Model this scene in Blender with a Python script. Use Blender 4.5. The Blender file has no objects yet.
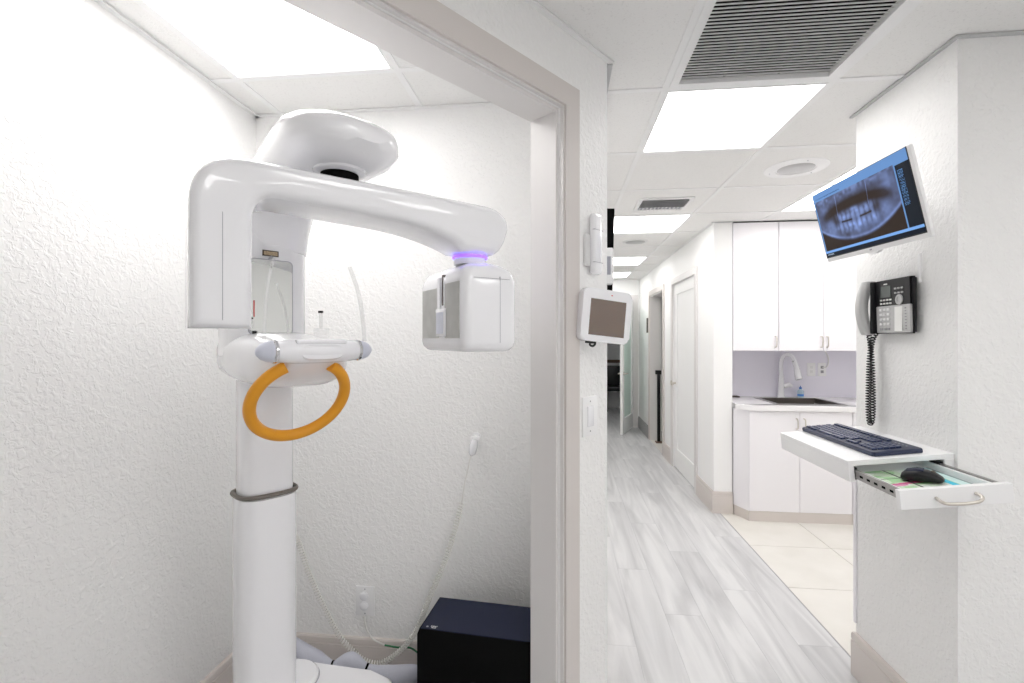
import bpy, bmesh, math, random
import numpy as np
from mathutils import Vector, Matrix
R = math.radians
PI = math.pi
random.seed(7)
S = bpy.context.scene
COL = S.collection
# ------------------------------------------------------------ camera, world, exposure
cd = bpy.data.cameras.new('camera'); cam = bpy.data.objects.new('camera', cd); COL.objects.link(cam)
cam.location = (0, 0, 1.41); cam.rotation_euler = (R(90), 0, math.atan(50 / 478))
cd.sensor_width = 36; cd.lens = 478 / 1024 * 36; cd.shift_y = -2.5 / 1024; cd.clip_start = .02
S.camera = cam
w = bpy.data.worlds.new('world'); S.world = w; w.use_nodes = True
w.node_tree.nodes['Background'].inputs[0].default_value = (.8, .85, .9, 1)
w.node_tree.nodes['Background'].inputs[1].default_value = .3
S.view_settings.view_transform = 'Standard'; S.view_settings.look = 'None'
S.view_settings.gamma = 1; S.view_settings.use_curve_mapping = False
S.view_settings.exposure = 0.08
LIGHT = 7.0          # radiance of the ceiling panels
S.cycles.max_bounces = 14; S.cycles.diffuse_bounces = 9; S.cycles.glossy_bounces = 6
S.cycles.transmission_bounces = 8; S.cycles.transparent_max_bounces = 12

# ------------------------------------------------------------ materials
def mat(name, col=(.8, .8, .8), rough=.5, metal=0, spec=.5, emit=None, es=0, alpha=1, coat=0, trans=0):
    m = bpy.data.materials.new(name); m.use_nodes = True
    p = m.node_tree.nodes['Principled BSDF']
    p.inputs['Base Color'].default_value = (*col, 1); p.inputs['Roughness'].default_value = rough
    p.inputs['Metallic'].default_value = metal; p.inputs['Specular IOR Level'].default_value = spec
    p.inputs['Alpha'].default_value = alpha; p.inputs['Coat Weight'].default_value = coat
    p.inputs['Transmission Weight'].default_value = trans
    if emit:
        p.inputs['Emission Color'].default_value = (*emit, 1); p.inputs['Emission Strength'].default_value = es
    return m
def nd(m, t, **k):
    n = m.node_tree.nodes.new(t)
    for a, b in k.items():
        if hasattr(n, a): setattr(n, a, b)
        else: n.inputs[a].default_value = b
    return n
def lk(m, a, b): m.node_tree.links.new(a, b)
def bump(m, scale, dist, strength=1, detail=3, kind='noise', stretch=None):
    p = m.node_tree.nodes['Principled BSDF']
    tc = nd(m, 'ShaderNodeTexCoord'); src = tc.outputs['Object']
    if stretch:
        mp = nd(m, 'ShaderNodeMapping'); mp.inputs['Scale'].default_value = stretch
        lk(m, src, mp.inputs[0]); src = mp.outputs[0]
    n = nd(m, 'ShaderNodeTexNoise'); n.inputs['Scale'].default_value = scale; n.inputs['Detail'].default_value = detail
    n.inputs['Distortion'].default_value = .6
    lk(m, src, n.inputs['Vector']); h = n.outputs['Fac']
    if kind == 'knock':
        r = nd(m, 'ShaderNodeValToRGB'); r.color_ramp.elements[0].position = .44; r.color_ramp.elements[1].position = .62
        lk(m, h, r.inputs[0])
        n2 = nd(m, 'ShaderNodeTexNoise'); n2.inputs['Scale'].default_value = scale * 3; n2.inputs['Detail'].default_value = 2
        lk(m, src, n2.inputs['Vector'])
        mx = nd(m, 'ShaderNodeMath', operation='MULTIPLY_ADD'); mx.inputs[1].default_value = .35
        lk(m, n2.outputs['Fac'], mx.inputs[0]); lk(m, r.outputs[0], mx.inputs[2]); h = mx.outputs[0]
    b = nd(m, 'ShaderNodeBump'); b.inputs['Strength'].default_value = strength; b.inputs['Distance'].default_value = dist
    lk(m, h, b.inputs['Height']); lk(m, b.outputs[0], p.inputs['Normal'])
    return m
def tint(m, c1, c2, scale, stretch=(1, 1, 1), rand=False, lo=.3, hi=.7, detail=5, dist=0):
    p = m.node_tree.nodes['Principled BSDF']; tc = nd(m, 'ShaderNodeTexCoord')
    mp = nd(m, 'ShaderNodeMapping'); mp.inputs['Scale'].default_value = stretch
    lk(m, tc.outputs['Object'], mp.inputs[0])
    if rand:
        oi = nd(m, 'ShaderNodeObjectInfo'); mu = nd(m, 'ShaderNodeMath', operation='MULTIPLY'); mu.inputs[1].default_value = 40
        lk(m, oi.outputs['Random'], mu.inputs[0]); lk(m, mu.outputs[0], mp.inputs['Location'])
    n = nd(m, 'ShaderNodeTexNoise'); n.inputs['Scale'].default_value = scale; n.inputs['Detail'].default_value = detail
    n.inputs['Distortion'].default_value = dist
    lk(m, mp.outputs[0], n.inputs['Vector'])
    r = nd(m, 'ShaderNodeValToRGB'); r.color_ramp.elements[0].position = lo; r.color_ramp.elements[1].position = hi
    r.color_ramp.elements[0].color = (*c1, 1); r.color_ramp.elements[1].color = (*c2, 1)
    lk(m, n.outputs['Fac'], r.inputs[0]); lk(m, r.outputs[0], p.inputs['Base Color'])
    return m
def attr_mat(name, rough=.4, emit=0):
    m = mat(name, rough=rough); p = m.node_tree.nodes['Principled BSDF']
    a = nd(m, 'ShaderNodeVertexColor', layer_name='Col')
    if emit:
        p.inputs['Base Color'].default_value = (.01, .01, .01, 1)
        lk(m, a.outputs[0], p.inputs['Emission Color']); p.inputs['Emission Strength'].default_value = emit
    else: lk(m, a.outputs[0], p.inputs['Base Color'])
    return m
M = {}
M['wall_tex'] = bump(mat('textured white wall paint', (.875, .872, .865), .5), 62, .0016, .75, 3, 'knock')
M['wall'] = bump(mat('white wall paint', (.89, .89, .885), .5), 90, .0012, .35)
M['ceil_slab'] = mat('plenum grey', (.3, .3, .3), .9)
M['tile'] = bump(tint(mat('ceiling tile', (.8, .79, .78), .9), (.75, .745, .735), (.85, .845, .835), 160, lo=.28, hi=.42), 220, .0015, .5)
M['tee'] = mat('ceiling grid white', (.86, .86, .86), .5)
M['teeshade'] = mat('grey edge angle', (.55, .555, .56), .5)
M['panel'] = mat('light panel', (.9, .9, .9), .5, emit=(1, .985, .97), es=LIGHT)
M['trim'] = mat('greige trim paint', (.64, .60, .575), .42)
M['jamb'] = mat('pale trim paint', (.72, .70, .69), .38)
M['base'] = mat('beige baseboard paint', (.66, .61, .58), .45)
M['basegrey'] = mat('grey baseboard', (.38, .38, .38), .5)
M['plank'] = tint(mat('grey oak vinyl plank', (.6, .6, .6), .42), (.47, .47, .48), (.68, .68, .685), 2.6, (3.6, .35, 1), True, .30, .66, 7, 1.2)
M['plank'] = bump(M['plank'], 60, .0006, .3, 4, 'noise', (4, .3, 1))
M['stone'] = tint(mat('cream floor tile', (.8, .78, .73), .35), (.70, .68, .63), (.78, .76, .72), 3.5, (1, 1, 1), True)
M['grout'] = mat('grout', (.45, .42, .38), .9)
M['cab'] = mat('white lavender laminate', (.86, .845, .875), .3)
M['splash'] = mat('lavender white backsplash', (.80, .78, .86), .3)
M['counter'] = mat('white quartz', (.86, .85, .86), .25)
M['steel'] = mat('brushed steel', (.38, .37, .36), .3, 1)
M['sink'] = mat('dark steel basin', (.20, .18, .16), .35, .8)
M['nickel'] = mat('satin nickel', (.62, .58, .53), .28, 1)
M['gloss'] = mat('glossy white plastic', (.89, .89, .915), .15, coat=.6)
M['satin'] = mat('satin white plastic', (.86, .86, .865), .35)
M['offw'] = mat('off white plastic', (.76, .76, .76), .4)
M['paleblue'] = mat('pale blue grey plastic', (.62, .64, .73), .3)
M['seam'] = mat('grey seam', (.38, .38, .42), .5)
M['greypan'] = tint(mat('grey detector panel', (.5, .5, .48), .5), (.44, .44, .42), (.52, .52, .5), 30)
M['mirror'] = mat('mirror', (.66, .67, .66), .04, 1)
M['chrome'] = mat('chrome', (.7, .7, .72), .12, 1)
M['orange'] = mat('orange rubber', (.78, .33, .012), .42)
M['rubber'] = mat('grey brown rubber', (.17, .15, .13), .6)
M['black'] = mat('black plastic', (.007, .007, .009), .35, spec=.35)
M['matblack'] = mat('matt black', (.004, .004, .004), .8, spec=.08)
M['navy'] = mat('navy metallic lid', (.006, .010, .034), .5, spec=.3)
M['key'] = mat('dark key caps', (.030, .042, .10), .3)
M['keyboard'] = mat('navy black keyboard', (.018, .026, .065), .35)
M['glow'] = mat('violet glow', (.3, .2, .9), .4, emit=(.13, .05, 1), es=2.6)
M['clear'] = mat('clear acrylic', (.9, .9, .92), .08, alpha=.22, spec=.9)
M['frost'] = mat('frosted green glass', (.68, .80, .75), .45, alpha=.93)
M['sleeve'] = bump(mat('pale grey cable sleeve', (.52, .53, .60), .8), 60, .002, .6)
M['cordw'] = mat('white cord', (.76, .75, .72), .4)
M['green'] = mat('green wire', (.03, .18, .07), .5)
M['brass'] = tint(mat('bronze label', (.45, .33, .2), .4), (.35, .25, .15), (.6, .48, .32), 200)
M['darklabel'] = mat('dark label', (.08, .06, .05), .5)
M['lcd'] = mat('lcd', (.10, .115, .11), .2)
M['silver'] = mat('silver plastic', (.50, .50, .50), .35, .3)
M['keygrey'] = mat('grey phone keys', (.32, .32, .33), .5)
M['paper'] = mat('white card', (.82, .82, .80), .6)
M['tabscreen'] = mat('switched off display with painted brown reflection', (.13, .08, .055), .08, spec=.9, coat=1)  # brown base colour stands in for the reflected room
M['red'] = mat('red mark', (.6, .03, .03), .5)
M['wood'] = mat('brown wood', (.20, .13, .09), .5)
M['blue'] = mat('blue label', (.05, .2, .55), .4)
M['greyblue'] = mat('grey blue', (.35, .36, .42), .4)
M['screen'] = attr_mat('x-ray display', .6, .95); M['screen'].node_tree.nodes['Principled BSDF'].inputs['Specular IOR Level'].default_value = .06
M['liner'] = attr_mat('printed drawer liner', .5)

# ------------------------------------------------------------ helpers
def link(name, me, m=None, parent=None, mods=()):
    o = bpy.data.objects.new(name, me); COL.objects.link(o)
    if m is not None:
        me.materials.append(M[m] if isinstance(m, str) else m)
    if parent: o.parent = parent
    return o
def smooth(me, ang=35):
    bm = bmesh.new(); bm.from_mesh(me)
    for f in bm.faces: f.smooth = True
    a = R(ang)
    for e in bm.edges:
        e.smooth = not (len(e.link_faces) == 2 and e.calc_face_angle(0) > a)
    bm.to_mesh(me); bm.free()
def finish(bm, name, m, parent=None, sm=35):
    bmesh.ops.recalc_face_normals(bm, faces=bm.faces)
    me = bpy.data.meshes.new(name); bm.to_mesh(me); bm.free()
    if sm: smooth(me, sm)
    return link(name, me, m, parent)
def abox(bm, c, s, bev=0, seg=2, rot=None):
    t = bmesh.new(); bmesh.ops.create_cube(t, size=1)
    for v in t.verts: v.co = Vector((v.co.x * s[0], v.co.y * s[1], v.co.z * s[2]))
    if bev: bmesh.ops.bevel(t, geom=t.edges[:], offset=bev, segments=seg, affect='EDGES', profile=.5)
    if rot is not None: bmesh.ops.transform(t, matrix=rot, verts=t.verts)
    bmesh.ops.translate(t, vec=Vector(c), verts=t.verts)
    me = bpy.data.meshes.new('t'); t.to_mesh(me); t.free(); bm.from_mesh(me); bpy.data.meshes.remove(me)
def box(name, c, s, m, parent=None, bev=0, seg=2, rot=None):
    bm = bmesh.new(); abox(bm, c, s, bev, seg, rot); return finish(bm, name, m, parent)
def bb(name, lo, hi, m, parent=None, bev=0, seg=2):
    return box(name, [(a + b) / 2 for a, b in zip(lo, hi)], [abs(b - a) for a, b in zip(lo, hi)], m, parent, bev, seg)
def boxes(name, lst, m, parent=None, bev=0):
    bm = bmesh.new()
    for lo, hi in lst: abox(bm, [(a + b) / 2 for a, b in zip(lo, hi)], [abs(b - a) for a, b in zip(lo, hi)], bev)
    return finish(bm, name, m, parent)
def aprism(bm, pts, z0, z1):   # xy polygon (convex or not) extruded in z
    n = len(pts)
    a = [bm.verts.new((p[0], p[1], z0)) for p in pts]; b = [bm.verts.new((p[0], p[1], z1)) for p in pts]
    bm.faces.new(a[::-1]); bm.faces.new(b)
    for i in range(n): bm.faces.new((a[i], a[(i + 1) % n], b[(i + 1) % n], b[i]))
def prism(name, pts, z0, z1, m, parent=None, bev=0, seg=3, frame=None):
    """extrude polygon pts (u,v) along w; frame maps (u,v,w) -> xyz"""
    bm = bmesh.new(); aprism(bm, pts, z0, z1)
    if bev:
        es = [e for e in bm.edges if abs(e.verts[0].co.z - e.verts[1].co.z) < 1e-6]
        bmesh.ops.bevel(bm, geom=es, offset=bev, segments=seg, affect='EDGES', profile=.5, clamp_overlap=True)
    if frame:
        for v in bm.verts: v.co = Vector(frame(v.co.x, v.co.y, v.co.z))
    return finish(bm, name, m, parent)
def atube(bm, pts, r, seg=8, caps=True):
    pts = [Vector(p) for p in pts]; n = len(pts); rr = r if hasattr(r, '__len__') else [r] * n
    t0 = (pts[1] - pts[0]).normalized(); up = Vector((0, 0, 1)) if abs(t0.z) < .9 else Vector((1, 0, 0))
    nrm = (up - up.dot(t0) * t0).normalized(); rings = []
    for i in range(n):
        t = (pts[min(i + 1, n - 1)] - pts[max(i - 1, 0)]).normalized()
        nrm = (nrm - nrm.dot(t) * t).normalized(); bi = t.cross(nrm)
        rings.append([bm.verts.new(pts[i] + rr[i] * (math.cos(2 * PI * k / seg) * nrm + math.sin(2 * PI * k / seg) * bi)) for k in range(seg)])
    for i in range(n - 1):
        for k in range(seg): bm.faces.new((rings[i][k], rings[i][(k + 1) % seg], rings[i + 1][(k + 1) % seg], rings[i + 1][k]))
    if caps: bm.faces.new(rings[0][::-1]); bm.faces.new(rings[-1])
def tube(name, pts, r, m, parent=None, seg=8):
    bm = bmesh.new(); atube(bm, pts, r, seg); return finish(bm, name, m, parent, 50)
def spline(pts, n=8):
    pts = [Vector(p) for p in pts]; out = []
    for i in range(len(pts) - 1):
        p0 = pts[max(i - 1, 0)]; p1 = pts[i]; p2 = pts[i + 1]; p3 = pts[min(i + 2, len(pts) - 1)]
        for k in range(n):
            t = k / n
            out.append(.5 * ((2 * p1) + (p2 - p0) * t + (2 * p0 - 5 * p1 + 4 * p2 - p3) * t * t + (3 * p1 - p0 - 3 * p2 + p3) * t ** 3))
    out.append(pts[-1]); return out
def coil(path, rad, wire, pitch, seg=5, per=10):
    path = spline(path, 14); L = [0]
    for a, b in zip(path, path[1:]): L.append(L[-1] + (b - a).length)
    total = L[-1]; n = int(total / pitch * per); out = []; j = 0; nrm = None
    for i in range(n + 1):
        s = total * i / n
        while j < len(L) - 2 and L[j + 1] < s: j += 1
        f = (s - L[j]) / max(L[j + 1] - L[j], 1e-9); p = path[j].lerp(path[j + 1], f)
        t = (path[min(j + 2, len(path) - 1)] - path[max(j - 1, 0)]).normalized()
        if nrm is None: nrm = t.orthogonal().normalized()
        nrm = (nrm - nrm.dot(t) * t).normalized(); bi = t.cross(nrm)
        a = 2 * PI * i / per
        out.append(p + rad * (math.cos(a) * nrm + math.sin(a) * bi))
    bm = bmesh.new(); atube(bm, out, wire, seg); return bm
def lathe(name, prof, m, parent=None, seg=24, axis='z', c=(0, 0, 0), sc=(1, 1)):
    bm = bmesh.new(); rings = []
    def mp(x, y, z):
        x *= sc[0]; y *= sc[1]
        return {'z': (c[0] + x, c[1] + y, c[2] + z), 'y': (c[0] + x, c[1] + z, c[2] + y), 'x': (c[0] + z, c[1] + x, c[2] + y)}[axis]
    for r, z in prof:
        rings.append([bm.verts.new(mp(r * math.cos(2 * PI * k / seg), r * math.sin(2 * PI * k / seg), z)) for k in range(seg)])
    for a, b in zip(rings, rings[1:]):
        for k in range(seg): bm.faces.new((a[k], a[(k + 1) % seg], b[(k + 1) % seg], b[k]))
    bm.faces.new(rings[0][::-1]); bm.faces.new(rings[-1])
    return finish(bm, name, m, parent, 40)
def loft(name, secs, m, parent=None, p=2.6, seg=32, axis='x'):
    """secs: (x, y0, y1, z0, z1[, p]) superellipse sections along x (or z: (z,x0,x1,y0,y1))"""
    bm = bmesh.new(); rings = []
    for s in secs:
        x, a0, a1, b0, b1 = s[:5]; q = s[5] if len(s) > 5 else p; ring = []
        for k in range(seg):
            t = 2 * PI * k / seg; ct, st = math.cos(t), math.sin(t)
            u = (a0 + a1) / 2 + (a1 - a0) / 2 * math.copysign(abs(ct) ** (2 / q), ct)
            v = (b0 + b1) / 2 + (b1 - b0) / 2 * math.copysign(abs(st) ** (2 / q), st)
            ring.append(bm.verts.new((x, u, v) if axis == 'x' else (u, v, x)))
        rings.append(ring)
    for a, b in zip(rings, rings[1:]):
        for k in range(seg): bm.faces.new((a[k], a[(k + 1) % seg], b[(k + 1) % seg], b[k]))
    bm.faces.new(rings[0][::-1]); bm.faces.new(rings[-1])
    return finish(bm, name, m, parent, 50)
def thing(name, label, cat, loc=(0, 0, 0), rot=(0, 0, 0), group=None):
    o = bpy.data.objects.new(name, None); COL.objects.link(o); o.location = loc; o.rotation_euler = rot
    o.empty_display_size = .05; return tag(o, label, cat, group)
def tag(o, label, cat, group=None):
    o['label'] = label; o['category'] = cat
    if group: o['group'] = group
    return o
def struct(o): o['kind'] = 'structure'; return o
def sroot(name, loc=(0, 0, 0), rz=0):
    o = bpy.data.objects.new(name, None); COL.objects.link(o); o.location = loc; o.rotation_euler = (0, 0, rz)
    return struct(o)
def grid_img(name, f, W, H, nx, ny, m, parent, y=0):
    """flat picture in the local xz plane facing -y, coloured by f(u,v)"""
    xs = (np.arange(nx + 1) / nx - .5) * W; zs = (np.arange(ny + 1) / ny - .5) * H
    vs = [(x, y, z) for z in zs for x in xs]
    fs = [(j * (nx + 1) + i, j * (nx + 1) + i + 1, (j + 1) * (nx + 1) + i + 1, (j + 1) * (nx + 1) + i) for j in range(ny) for i in range(nx)]
    me = bpy.data.meshes.new(name); me.from_pydata(vs, [], fs)
    U, V = np.meshgrid((np.arange(nx) + .5) / nx, (np.arange(ny) + .5) / ny)
    c = f(U, V); c = np.concatenate([np.clip(c, 0, 1), np.ones(c.shape[:2] + (1,))], 2).reshape(-1, 4)
    ca = me.color_attributes.new('Col', 'FLOAT_COLOR', 'CORNER')
    ca.data.foreach_set('color', np.repeat(c, 4, axis=0).ravel().astype('f4'))
    return link(name, me, m, parent)
def text(name, s, size, m, parent, mtx, depth=.0004):
    cu = bpy.data.curves.new(name, 'FONT'); cu.body = s; cu.size = size; cu.extrude = depth; cu.align_x = 'CENTER'; cu.align_y = 'CENTER'
    cu.resolution_u = 2
    t = bpy.data.objects.new('tmp', cu); COL.objects.link(t); bpy.context.view_layer.update()
    me = bpy.data.meshes.new_from_object(t); bpy.data.objects.remove(t); me.transform(mtx); me.name = name
    me.materials.clear(); return link(name, me, m, parent)

# ------------------------------------------------------------ room shell
CZ = 2.355; TOP = 2.44
AV = Vector((.617, .787)); AN = Vector((.787, -.617)); AE = Vector((.153, 1.656))
def ap(t, off=0): p = AE - AV * t + AN * off; return (p.x, p.y)       # point on the angled wall, t metres from its end, off towards the camera
TH = .106; OP0, OP1, OH = .256, 1.62, 2.11
XL, XB = -1.295, 1.91
# floor base
fl = struct(bb('floor', (-3, -1.7, -.06), (3.1, 10.1, -.004), 'plank'))
# vinyl planks running down the corridor (also through the room in front of it)
y = 0
pi = 0
for i in range(6):
    x0 = .153 + i * .1862; x1 = x0 + .1862
    yy = -.2 - (i * .47 % 1.22)
    while yy < 9.9:
        a, b = max(yy, -.2), min(yy + 1.22, 9.9)
        if b - a > .05:
            bm = bmesh.new(); abox(bm, ((x1 - x0) / 2 - .0931, 0, -.002), (.1862 - .0006, b - a - .0006, .004), .0003, 1)
            o = finish(bm, 'plank', 'plank', fl, 0); o.location = ((x0 + x1) / 2, (a + b) / 2, 0)
        yy += 1.22
# kitchen floor tiles
gr = bb('grout_bed', (1.272, 2.157, -.003), (2.9, 4.5, -.0015), 'grout', fl)
ex = bb('transition_strip', (1.2695, 1.637, -.003), (1.2735, 4.03, .0012), 'seam', fl)
for X0, X1 in ((1.2745, 1.80), (1.80, 2.40), (2.40, 2.90)):
    for Y0, Y1 in ((2.157, 2.27), (2.27, 2.86), (2.86, 3.42), (3.42, 3.98), (3.98, 4.5)):
        o = bb('floor_tile', (-(X1 - X0) / 2 + .0022, -(Y1 - Y0) / 2 + .0022, -.003), ((X1 - X0) / 2 - .0022, (Y1 - Y0) / 2 - .0022, .001), 'stone', fl, .0008, 1)
        o.location = ((X0 + X1) / 2, (Y0 + Y1) / 2, 0)

# walls
struct(prism('wall_closet_left', [(XL - .1, -1.6), (XL, -1.6), (XL, XB + .1), (XL - .1, XB + .1)][::1] if False else [(XL - .1, .2), (XL, .2), (XL, XB), (XL - .1, XB)], 0, TOP, 'wall_tex'))
struct(bb('wall_closet_back', (XL - .1, XB, 0), (.05, XB + .1, TOP), 'wall_tex'))
bm = bmesh.new()
aprism(bm, [ap(0), (.153, 7.8), (.05, 7.8), (.05, 1.65), ap(.085, -TH), ap(OP0, -TH), ap(OP0)], 0, TOP)
struct(finish(bm, 'wall_corridor_left', 'wall_tex', None, 0))
bm = bmesh.new()
aprism(bm, [ap(OP1), ap(OP1, -TH), ap(3.6, -TH), ap(3.6)], 0, TOP)
aprism(bm, [ap(OP0), ap(OP0, -TH), ap(OP1, -TH), ap(OP1)], OH, TOP)
struct(finish(bm, 'wall_angled', 'wall_tex', None, 0))
struct(bb('wall_pier', (1.235, 1.637, 0), (2.9, 2.157, TOP), 'wall_tex'))
struct(bb('wall_right', (2.9, -1.6, 0), (3.0, 4.6, TOP), 'wall'))
struct(bb('wall_rear', (-2.9, -1.7, 0), (3.0, -1.6, TOP), 'wall'))
struct(bb('wall_left', (-2.9, -1.6, 0), (-2.8, .3, TOP), 'wall'))
struct(boxes('wall_kitchen_back', [((1.37, 4.5, 0), (2.9, 4.6, TOP))], 'splash'))
# corridor right wall with two door openings and an end return
D1 = (4.55, 5.45); D2 = (5.96, 6.84); DH = 2.01
struct(boxes('wall_corridor_right', [((1.225, 4.03, 0), (1.37, D1[0], TOP)), ((1.225, D1[0], DH), (1.37, D1[1], TOP)),
      ((1.225, D1[1], 0), (1.37, D2[0], TOP)), ((1.225, D2[0], DH), (1.37, D2[1], TOP)), ((1.225, D2[1], 0), (1.37, 7.8, TOP))], 'wall'))
# end wall with doorway
E0, E1, EH = .36, 1.125, 2.04
struct(boxes('wall_corridor_end', [((.05, 7.8, 0), (E0, 7.92, TOP)), ((E0, 7.8, EH), (E1, 7.92, TOP)), ((E1, 7.8, 0), (1.6, 7.92, TOP))], 'wall'))
struct(bb('wall_far_room', (-1.2, 9.95, 0), (2.6, 10.05, TOP), 'wall'))
struct(bb('wall_far_room_left', (-1.3, 7.8, 0), (-1.2, 10.05, TOP), 'wall'))
struct(bb('wall_far_room_right', (2.5, 7.92, 0), (2.6, 9.95, TOP), 'wall'))
struct(boxes('wall_side_room', [((2.4, 5.0, 0), (2.5, 7.8, TOP)), ((1.37, 5.6, 0), (2.4, 5.7, TOP)), ((1.37, 7.5, 0), (2.4, 7.6, TOP))], 'wall'))
t = struct(bb('trim_1', (-1.19, 9.92, .925), (2.49, 9.949, .985), 'wood'))

# baseboards (body with a recessed cap line)
def baseboard(name, a, b, nrm, m='base', h=.175, th=.016):
    a = Vector(a); b = Vector(b); n = Vector(nrm)
    pr = [(0, 0), (th, 0), (th, h - .032), (th - .004, h - .030), (th - .004, h - .027), (th - .001, h - .025), (th - .002, h - .006), (th - .006, h), (0, h)]
    bm = bmesh.new(); A = [bm.verts.new((a.x + n.x * p[0], a.y + n.y * p[0], p[1])) for p in pr]
    B = [bm.verts.new((b.x + n.x * p[0], b.y + n.y * p[0], p[1])) for p in pr]
    bm.faces.new(A); bm.faces.new(B[::-1])
    for i in range(len(pr)): bm.faces.new((A[i], B[i], B[(i + 1) % len(pr)], A[(i + 1) % len(pr)]))
    return struct(finish(bm, name, m, None, 0))
baseboard('baseboard_closet_left', (XL, .42), (XL, XB), (1, 0))
baseboard('baseboard_closet_back', (XL + .016, XB), (.05, XB), (0, -1))
baseboard('baseboard_pier_side', (1.235, 1.637), (1.235, 2.157), (-1, 0), th=.022)
baseboard('baseboard_pier_front', (1.213, 1.637), (2.89, 1.637), (0, -1))
baseboard('baseboard_niche', (1.209, 4.03), (1.37, 4.03), (0, -1))
for i, (a, b) in enumerate(((4.03, 4.488), (5.512, 5.898), (6.902, 7.8))):
    baseboard('baseboard_corridor_%s' % 'abc'[i], (1.225, a), (1.225, b), (-1, 0), 'base' if i < 2 else 'basegrey')
baseboard('baseboard_corridor_left', (.153, 1.66), (.153, 7.79), (1, 0), th=.012)
baseboard('baseboard_angled', ap(.005), ap(.18), AN, th=.012)

# doorway trim of the x-ray room (casing on the angled wall, jamb lining)
def aframe(u, v, wv): p = ap(u, v); return (p[0], p[1], wv)
def abx(bm, t0, t1, o0, o1, z0, z1): aprism(bm, [ap(t0, o0), ap(t1, o0), ap(t1, o1), ap(t0, o1)], z0, z1)
cs = struct(finish((lambda b: (abx(b, OP0 - .074, OP0 - .006, .0, .018, 0, OH + .074), abx(b, OP0 - .006, OP1 + .006, 0, .018, OH + .006, OH + .074), abx(b, OP1 + .006, OP1 + .074, 0, .018, 0, OH + .074), b)[-1])(bmesh.new()), 'trim_2', 'trim', None, 0))
cs = finish((lambda b: (abx(b, OP0 - .006, OP0, .0, .010, 0, OH), abx(b, OP0 - .006, OP1 + .006, 0, .010, OH, OH + .006), b)[-1])(bmesh.new()), 'casing_bead', 'jamb', cs, 0)
jb = struct(finish((lambda b: (abx(b, OP0, OP0 + .012, -TH - .004, -.008, 0, OH), abx(b, OP0 + .012, OP1, -TH - .004, -.008, OH - .012, OH), abx(b, OP1 - .012, OP1, -TH - .004, -.008, 0, OH - .012), b)[-1])(bmesh.new()), 'trim_3', 'jamb', None, 0))

# ------------------------------------------------------------ ceiling: slab, tiles, tees
ce = struct(bb('ceiling', (-3, -1.7, TOP), (3.1, 10.1, TOP + .08), 'ceil_slab'))
def clip(poly, a, b):   # keep the left side of a->b
    out = []
    for i in range(len(poly)):
        p, q = poly[i], poly[(i + 1) % len(poly)]
        sp = (b[0] - a[0]) * (p[1] - a[1]) - (b[1] - a[1]) * (p[0] - a[0]); sq = (b[0] - a[0]) * (q[1] - a[1]) - (b[1] - a[1]) * (q[0] - a[0])
        if sp >= 0: out.append(p)
        if sp * sq < 0: k = sp / (sp - sq); out.append((p[0] + k * (q[0] - p[0]), p[1] + k * (q[1] - p[1])))
    return out
def inter(rect, reg):
    x0, y0, x1, y1 = rect; poly = [(x0, y0), (x1, y0), (x1, y1), (x0, y1)]
    for i in range(len(reg)):
        poly = clip(poly, reg[i], reg[(i + 1) % len(reg)])
        if len(poly) < 3: return []
    A = sum(poly[i][0] * poly[(i + 1) % len(poly)][1] - poly[(i + 1) % len(poly)][0] * poly[i][1] for i in range(len(poly))) / 2
    return poly if A > 4e-4 else []
main_regs = [[(.158, 1.656), (1.23, 1.656), (1.23, 4.03), (.158, 4.03)], [(.158, 4.03), (1.22, 4.03), (1.22, 7.79), (.158, 7.79)],
             [ap(3.55, .004), (-2.4, -1.59), (2.89, -1.59), (2.89, 1.632), (1.23, 1.632), (.16, 1.632), ap(.02, .004)],
             [(.16, 1.632), (1.23, 1.632), (1.23, 1.656), (.16, 1.656)], [(1.23, 2.162), (2.89, 2.162), (2.89, 4.03), (1.23, 4.03)]]
main_regs[2] = [ap(3.3, .004), (-2.0, -1.59), (2.89, -1.59), (2.89, 1.632), ap(.026, .004)]
clo_reg = [[ap(2.16, -TH - .004), ap(.034, -TH - .004), (.045, XB - .005), (XL + .005, XB - .005)]]
def ceiling_grid(xs, ys, regs, skip):
    for i in range(len(xs) - 1):
        for j in range(len(ys) - 1):
            if (i, j) in skip: continue
            rc = (xs[i] + .010, ys[j] + .010, xs[i + 1] - .010, ys[j + 1] - .010)
            bm = bmesh.new(); k = 0
            for rg in regs:
                pl = inter(rc, rg)
                if pl: aprism(bm, pl, CZ + .004, CZ + .018); k += 1
            if not k: bm.free(); continue
            bmesh.ops.remove_doubles(bm, verts=bm.verts, dist=1e-5)
            finish(bm, 'ceiling_tile', 'tile', ce, 0)
    for vert in (0, 1):
        L = ys if vert else xs
        for v in L:
            if vert: rc = (xs[0], v - .012, xs[-1], v + .012)
            else: rc = (v - .012, ys[0], v + .012, ys[-1])
            bm = bmesh.new(); k = 0
            for rg in regs:
                pl = inter(rc, rg)
                if pl: aprism(bm, pl, CZ - (.0002 if vert else 0), CZ + .006); k += 1
            if k: finish(bm, 'tee_bar', 'tee', ce, 0)
            else: bm.free()
PX, PY = .603, .6266
xs = [.388 + PX * k for k in range(-5, 6)]; ys = [1.862 + PY * k for k in range(-6, 11)]
ceiling_grid(xs, ys, main_regs, {(5, 5), (5, 6), (5, 9), (5, 12), (7, 7), (7, 8), (5, 3), (7, 3), (5, 1), (7, 1), (5, 14)})
cxs = [XL - .45, -1.18, -.577, .03, .6]; cys = [-.21, .40, 1.025, 1.632, 2.2]
ceiling_grid(cxs, cys, clo_reg, {(1, 2)})
bb('ceiling_tile', (-1.15, 7.95, CZ), (2.45, 9.94, CZ + .01), 'tile', ce)
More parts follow.
